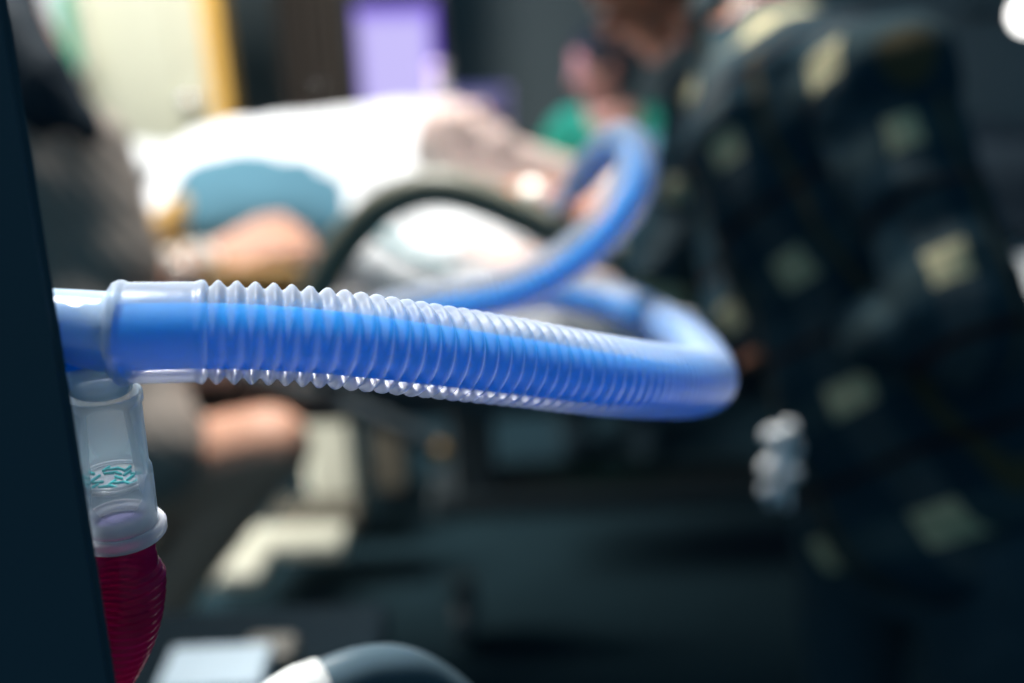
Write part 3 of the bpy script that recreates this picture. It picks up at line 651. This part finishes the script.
# ------------------------------------------------------------------ nurse beyond the bed
def nurse():
    hc = PY(602, 68, 3.05); base = Vector((hc.x+0.05, 3.1, 0))
    t = thing('person', 'distant person in a green scrub top sitting beyond the bed', 'person', base)
    bm = bmesh.new(); B, q = head(bm, hc, (-0.95, -0.2, -0.2), (-0.15, 0, 1), 0.95)
    ch = PY(612, 150, 3.08); hip = Vector((ch.x+.03, 3.12, .50))
    cap_(bm, hc, ch+Vector((0, 0, .12)), .05, .055); cap_(bm, ch+Vector((0, 0, .05)), hip, .12, .14)
    for s in (-1, 1):
        k = hip+Vector((-.08+.10*s, -.40, .0)); cap_(bm, hip+Vector((s*.08, 0, 0)), k, .08, .055); cap_(bm, k, Vector((k.x, k.y, .06)), .052, .036); cap_(bm, Vector((k.x, k.y+.03, .035)), Vector((k.x, k.y-.12, .030)), .034, .028)
        s0 = ch+Vector((s*.15, 0, .04)); e0 = s0+Vector((s*.02, -.06, -.17)); w0 = e0+Vector((-s*.05, -.20, .03)); cap_(bm, s0, e0, .05, .038); cap_(bm, e0, w0, .036, .026); hand(bm, w0, (0, -1, -.1), (0, 0, -1), .4, .9, s)
    fuse('body', bm, K['skinpd'], t, 0.0065, 5); face_bits(t, B, q, .95); hair_cap(t, B, q, K['hair'], .97, .01)
    bm = bmesh.new(); cap_(bm, ch+Vector((-.11, 0, .055)), ch+Vector((.11, 0, .055)), .082, .082); cap_(bm, ch+Vector((0, 0, .06)), ch+Vector((0, 0, .135)), .085, .06); cap_(bm, ch, hip, .145, .165)
    for s in (-1, 1): s0 = ch+Vector((s*.15, 0, .03)); cap_(bm, s0, s0+Vector((s*.02, -.03, -.14)), .07, .062)
    fuse('scrub_top', bm, K['green'], t, .008, 6, .008, 9)
    bm = bmesh.new()
    for s in (-1, 1):
        k = hip+Vector((-.08+.10*s, -.40, .0)); cap_(bm, hip+Vector((s*.08, 0, 0)), k, .10, .075); cap_(bm, k, Vector((k.x, k.y, .09)), .072, .055); cap_(bm, Vector((k.x, k.y+.03, .060)), Vector((k.x, k.y-.12, .050)), .045, .038)
    fuse('scrub_trousers', bm, K['trouser'], t, .009, 5)
    s = thing('stool', 'round stool under the person in the green scrub top', 'stool', Vector((hip.x, hip.y+.02, 0)))
    bm = bmesh.new(); lathe(bm, Vector((hip.x, hip.y+.02, .29)), Vector((0, 0, 1)), [(0, .0001), (0, .16), (.01, .17), (.04, .17), (.05, .16), (.05, .0001)], 32); from_bm('seat', bm, K['bezel'], s)
    for a in range(4): tube('leg', [Vector((hip.x+.1*math.cos(a*PI/2+.8), hip.y+.02+.1*math.sin(a*PI/2+.8), .30)), Vector((hip.x+.18*math.cos(a*PI/2+.8), hip.y+.02+.18*math.sin(a*PI/2+.8), .012))], .012, K['chrome'], s, 10, .05)
nurse()

# ------------------------------------------------------------------ near things: post, cart, box, grey hose
def post():
    D = 0.262; a, b_ = P(-2, -60, D), P(129, 760, D)
    # upright slab whose right edge runs through a and b_
    z = (a-b_).normalized(); yv = Vector((a.x*1.15, a.y, 0)).normalized(); x = yv.cross(z).normalized(); yv = z.cross(x)
    base = b_+(-z)*((b_.z)/z.z)
    top = a+z*0.12; L = (top-base).length; c = (top+base)/2-x*0.07+yv*0.003
    t = thing('equipment_column', 'blank dark navy equipment column along the left edge, hoses behind it', 'equipment column', base)
    bm = bmesh.new(); M_ = Matrix((x, yv, z)).transposed().to_4x4(); M_.translation = c
    r = bmesh.ops.create_cube(bm, size=1); bmesh.ops.transform(bm, matrix=M_ @ Matrix.Diagonal((0.14, 0.006, L-0.03, 1)), verts=bm.verts)
    bmesh.ops.bevel(bm, geom=list(bm.edges), offset=.0025, segments=3, affect='EDGES'); from_bm('column_panel', bm, K['post'], t, False)
    bx('foot', Vector((c.x+(base.x-c.x)-.07, base.y, .012)), (.30, .26, .024), K['post'], t, None, .004)
post()
def cart():
    c = P(215, 668, .80); top = c.z-0.045
    t = thing('equipment_cart', 'dark cart under the pale card box at the bottom left', 'cart', Vector((c.x-.02, c.y+.02, 0)))
    bx('cart_top', Vector((c.x-.05, c.y+.02, top-.015)), (.34, .26, .03), K['cartd'], t, None, .008)
    bx('shelf', Vector((c.x-.05, c.y+.02, .20)), (.32, .24, .02), K['post'], t, None, .004)
    for sx in (-1, 1):
        for sy in (-1, 1): bx('leg', Vector((c.x-.05+sx*.15, c.y+.02+sy*.11, top/2-.015)), (.02, .02, top-.03), K['post'], t, None, .003)
    t = thing('card_box', 'pale blue white card box at the bottom left, standing on the dark cart', 'box', Vector((c.x, c.y, top)))
    bx('box_body', Vector((c.x, c.y, top+.020)), (.078, .05, .040), K['paper'], t, Quaternion((0, 0, 1), R(1)), .003)
    bx('lid', Vector((c.x, c.y, top+.044)), (.081, .053, .008), K['paper'], t, Quaternion((0, 0, 1), R(1)), .002)
    c2 = P(278, 670, .86); t = thing('grey_pouch', 'small dim grey box right of the pale card box', 'box', Vector((c2.x, c2.y, top)))
    h = .03
    bx('pouch_body', Vector((c2.x-.005, c2.y, top+h/2)), (.045, .04, h), K['taupe'], t, None, .008); bx('flap', Vector((c2.x-.005, c2.y-.015, top+h-.001)), (.046, .018, .012), K['taupe'], t, None, .003)
cart()
def grey_hose():
    pts = [P(250, 735, .37), P(292, 702, .38), P(335, 682, .39), P(368, 672, .40), P(400, 672, .41), P(432, 686, .425), P(466, 716, .44), P(505, 770, .46)]
    t = thing('grey_hose', 'charcoal rubber hose with a pale cuff arching into the bottom edge', 'hose', pts[3])
    d = catmull(pts, .004); n = len(d); k = int(n*.165)
    bm = bmesh.new(); sweep(bm, d[k:], .0105, 28); from_bm('hose_tube', bm, K['ghose'], t)
    bm = bmesh.new(); sweep(bm, d[:k+3], lambda i, s: .0122 if i < k+1 else .0115, 28); from_bm('cuff', bm, K['gcuff'], t)
grey_hose()

# ------------------------------------------------------------------ the corrugated breathing hose
def breathing_hose():
    ctl = [P(112, 333.5, .277), P(160, 332.5, .279), P(206, 332, .282), P(270, 334, .287), P(340, 339.5, .294), P(440, 352, .311), P(520, 363, .330), P(600, 375, .354), P(655, 381, .385), P(692, 383, .425), P(706, 378, .475), P(699, 358, .535), P(676, 334, .60), P(640, 313, .66), P(600, 298, .71), P(550, 292, .75),
           P(480, 300, .775), P(420, 318, .76), P(375, 335, .72), P(362, 335, .67), P(385, 318, .63), P(440, 304, .61), P(500, 293, .61), P(550, 272, .61), P(595, 238, .62), P(625, 200, .64), P(637, 165, .68), P(626, 142, .73), P(606, 150, .78), P(590, 168, .86), P(579, 184, 1.0), P(568, 195, 1.3), P(556, 200, 1.60), P(548, 206, 1.85), P(545, 209, 1.95)]
    t = thing('breathing_hose', 'long corrugated translucent breathing hose with a blue inner tube looping across the picture', 'hose', ctl[0])
    step = 0.0006; d = catmull(ctl, step)
    ncuff = int(0.0262/step); rib = 0.00495
    bm = bmesh.new()
    def rad(i, s):
        ph = (s/rib) % 1.0
        return 0.01275+0.0021*(0.5-0.5*math.cos(2*PI*ph))**0.8
    sweep(bm, d[ncuff:], rad, 40, False); from_bm('corrugated_shell', bm, K['shell'], t)
    L = ncuff*step
    def rc(i, s):
        r = 0.0142
        if s < .0010: r = .0128
        elif s < .0048: r = .0142+.0007*math.sin(PI*(s-.001)/.0038)
        elif s > L-.0035: r = .0142+.0006*math.sin(PI*min(1, (s-L+.0035)/.0035)) - max(0, (s-L+.001))*1.3
        return r
    bm = bmesh.new(); sweep(bm, d[:ncuff+1], rc, 56, False); from_bm('cuff', bm, K['cuff'], t)
    din = catmull([P(38, 335.5, .2755), P(80, 334, .2762)]+ctl, .003)
    bm = bmesh.new(); sweep(bm, [p-Vector((0, 0, .0012+.0032*min(1, max(0, i-150)/50))) for i, p in enumerate(din)], lambda i, s: .0094-.0022*min(1, max(0, i-150)/50), 32, False); from_bm('inner_tube', bm, K['blue'], t)
    # steel-free clear end cone towards the patient
    e = catmull(ctl[-3:], .005); bm = bmesh.new(); sweep(bm, [p for p in e[-18:]], .0165, 24, False); from_bm('patient_cuff', bm, K['whitepl'], t)
breathing_hose()

def connector():
    A, B_ = P(36, 327, .2755), P(122, 333.0, .2775); ax = B_-A; L = ax.length
    t = thing('hose_connector', 'clear tee connector joining the hose cuff to the column and trap', 'connector', A)
    bm = bmesh.new(); lathe(bm, A, ax, [(0, .0098), (0, .0110), (L*.15, .0110), (L*.8, .0113), (L, .0113), (L, .0100), (L*.5, .0099)], 56, True); from_bm('tee_barrel', bm, K['clear'], t)
    down = (P(122, 530, .300)-P(103, 397, .286)).normalized(); s = P(97, 345, .2795)
    e = P(100, 387, .2852); Lp = (e-s).length
    bm = bmesh.new(); lathe(bm, s, e-s, [(.003, .0078), (.003, .0088), (Lp, .0088), (Lp, .0078)], 44, True); from_bm('down_port', bm, K['clear'], t)
    # water trap
    a, f = P(102, 394, .286), P(121, 532, .301); ax = f-a; L = ax.length; u = ax.normalized()
    t = thing('water_trap', 'frosted clear water trap hanging below the hose connector, teal marked disc inside', 'water trap', f)
    bm = bmesh.new(); T = .0009
    prof = [(0, .0100), (-.0006, .0106), (0, .0110), (.0025, .0110), (.0035, .0104), (L*.50, .0104), (L*.54, .0111), (L*.56, .0112), (L*.95, .0111), (L*.95, .0101), (L*.56, .0101), (L*.5, .0094), (.003, .0094)]
    lathe(bm, a, ax, prof, 60, True); from_bm('trap_body', bm, K['trap'], t)
    bm = bmesh.new(); lathe(bm, a, ax, [(L*.93, .0106), (L*.93, .0128), (L*.95, .0134), (L*1.00, .0134), (L*1.02, .0128), (L*1.02, .0106)], 60, True); from_bm('flange', bm, K['trapring'], t)
    bm = bmesh.new(); lathe(bm, a, ax, [(L*.86, .0078), (L*.85, .0085), (L*.86, .0092), (L*.93, .0098), (L*.93, .0080)], 56, True); from_bm('inner_ring', bm, K['trapring'], t)
    bm = bmesh.new(); lathe(bm, a, ax, [(L*.935, .0001), (L*.935, .0080), (L*.945, .0080), (L*.945, .0001)], 48); from_bm('lilac_plate', bm, K['lilac'], t)
    # disc with a teal raised marking
    dz = L*.60; bm = bmesh.new(); lathe(bm, a, ax, [(dz, .0001), (dz, .0094), (dz+.0006, .0098), (dz+.0012, .0094), (dz+.0012, .0001)], 48)
    dsc = from_bm('valve_disc', bm, K['trapring'], t)
    m = mat('teal_ink', (0.01, 0.50, 0.48, 1), .4)
    n = Vector((1, 0, 0)); n = (n-u*n.dot(u)).normalized(); e2 = u.cross(n); o0 = a+u*(dz-.0004)
    bm = bmesh.new()
    for row, y in enumerate((-.0056, -.0028, .0002, .0032, .0058)):
        W = math.sqrt(max(0, .0090**2-y*y)); x = -W+.0008; k = 0
        while x < W-.0008:
            p = o0+n*x+e2*y; v = [(n*.0011+e2*.0006), (n*.0004-e2*.0013), (n*.0012+e2*-.0003)][k % 3]*(1 if k % 2 else -1)
            if (k*7+row*3) % 5: cap_(bm, p-v, p+v, .0005, .0004, 8)
            x += .0021+.0006*((k*3+row) % 3); k += 1
    from_bm('teal_marking', bm, m, dsc)
    bm = bmesh.new(); lathe(bm, a, ax, [(dz-.0010, .0090), (dz-.0016, .0095), (dz-.0010, .0099), (dz-.0004, .0095)], 48, True); from_bm('disc_rim', bm, K['trapring'], dsc)
    # magenta hose leaving the trap
    pts = [P(118, 536, .3015), P(120, 562, .304), P(121, 590, .307), P(115, 625, .311), P(98, 662, .315), P(70, 700, .318), P(30, 730, .322), P(-20, 745, .326)]
    t = thing('magenta_hose', 'magenta ribbed hose curving down from the frosted trap behind the dark column', 'hose', pts[0])
    def rr(i, s):
        if s < .0100: return .0108+.0002*math.sin(s*900)
        g = min(1, (s-.0100)/.004)
        ph = (s/.0026) % 1
        return .0109+.0020*math.sin(g*PI/2)+.0004*math.sin(2*PI*ph)
    bm = bmesh.new(); d = catmull(pts, .0005); sweep(bm, d, rr, 48, False); from_bm('ribbed_tube', bm, K['red'], t)
connector()
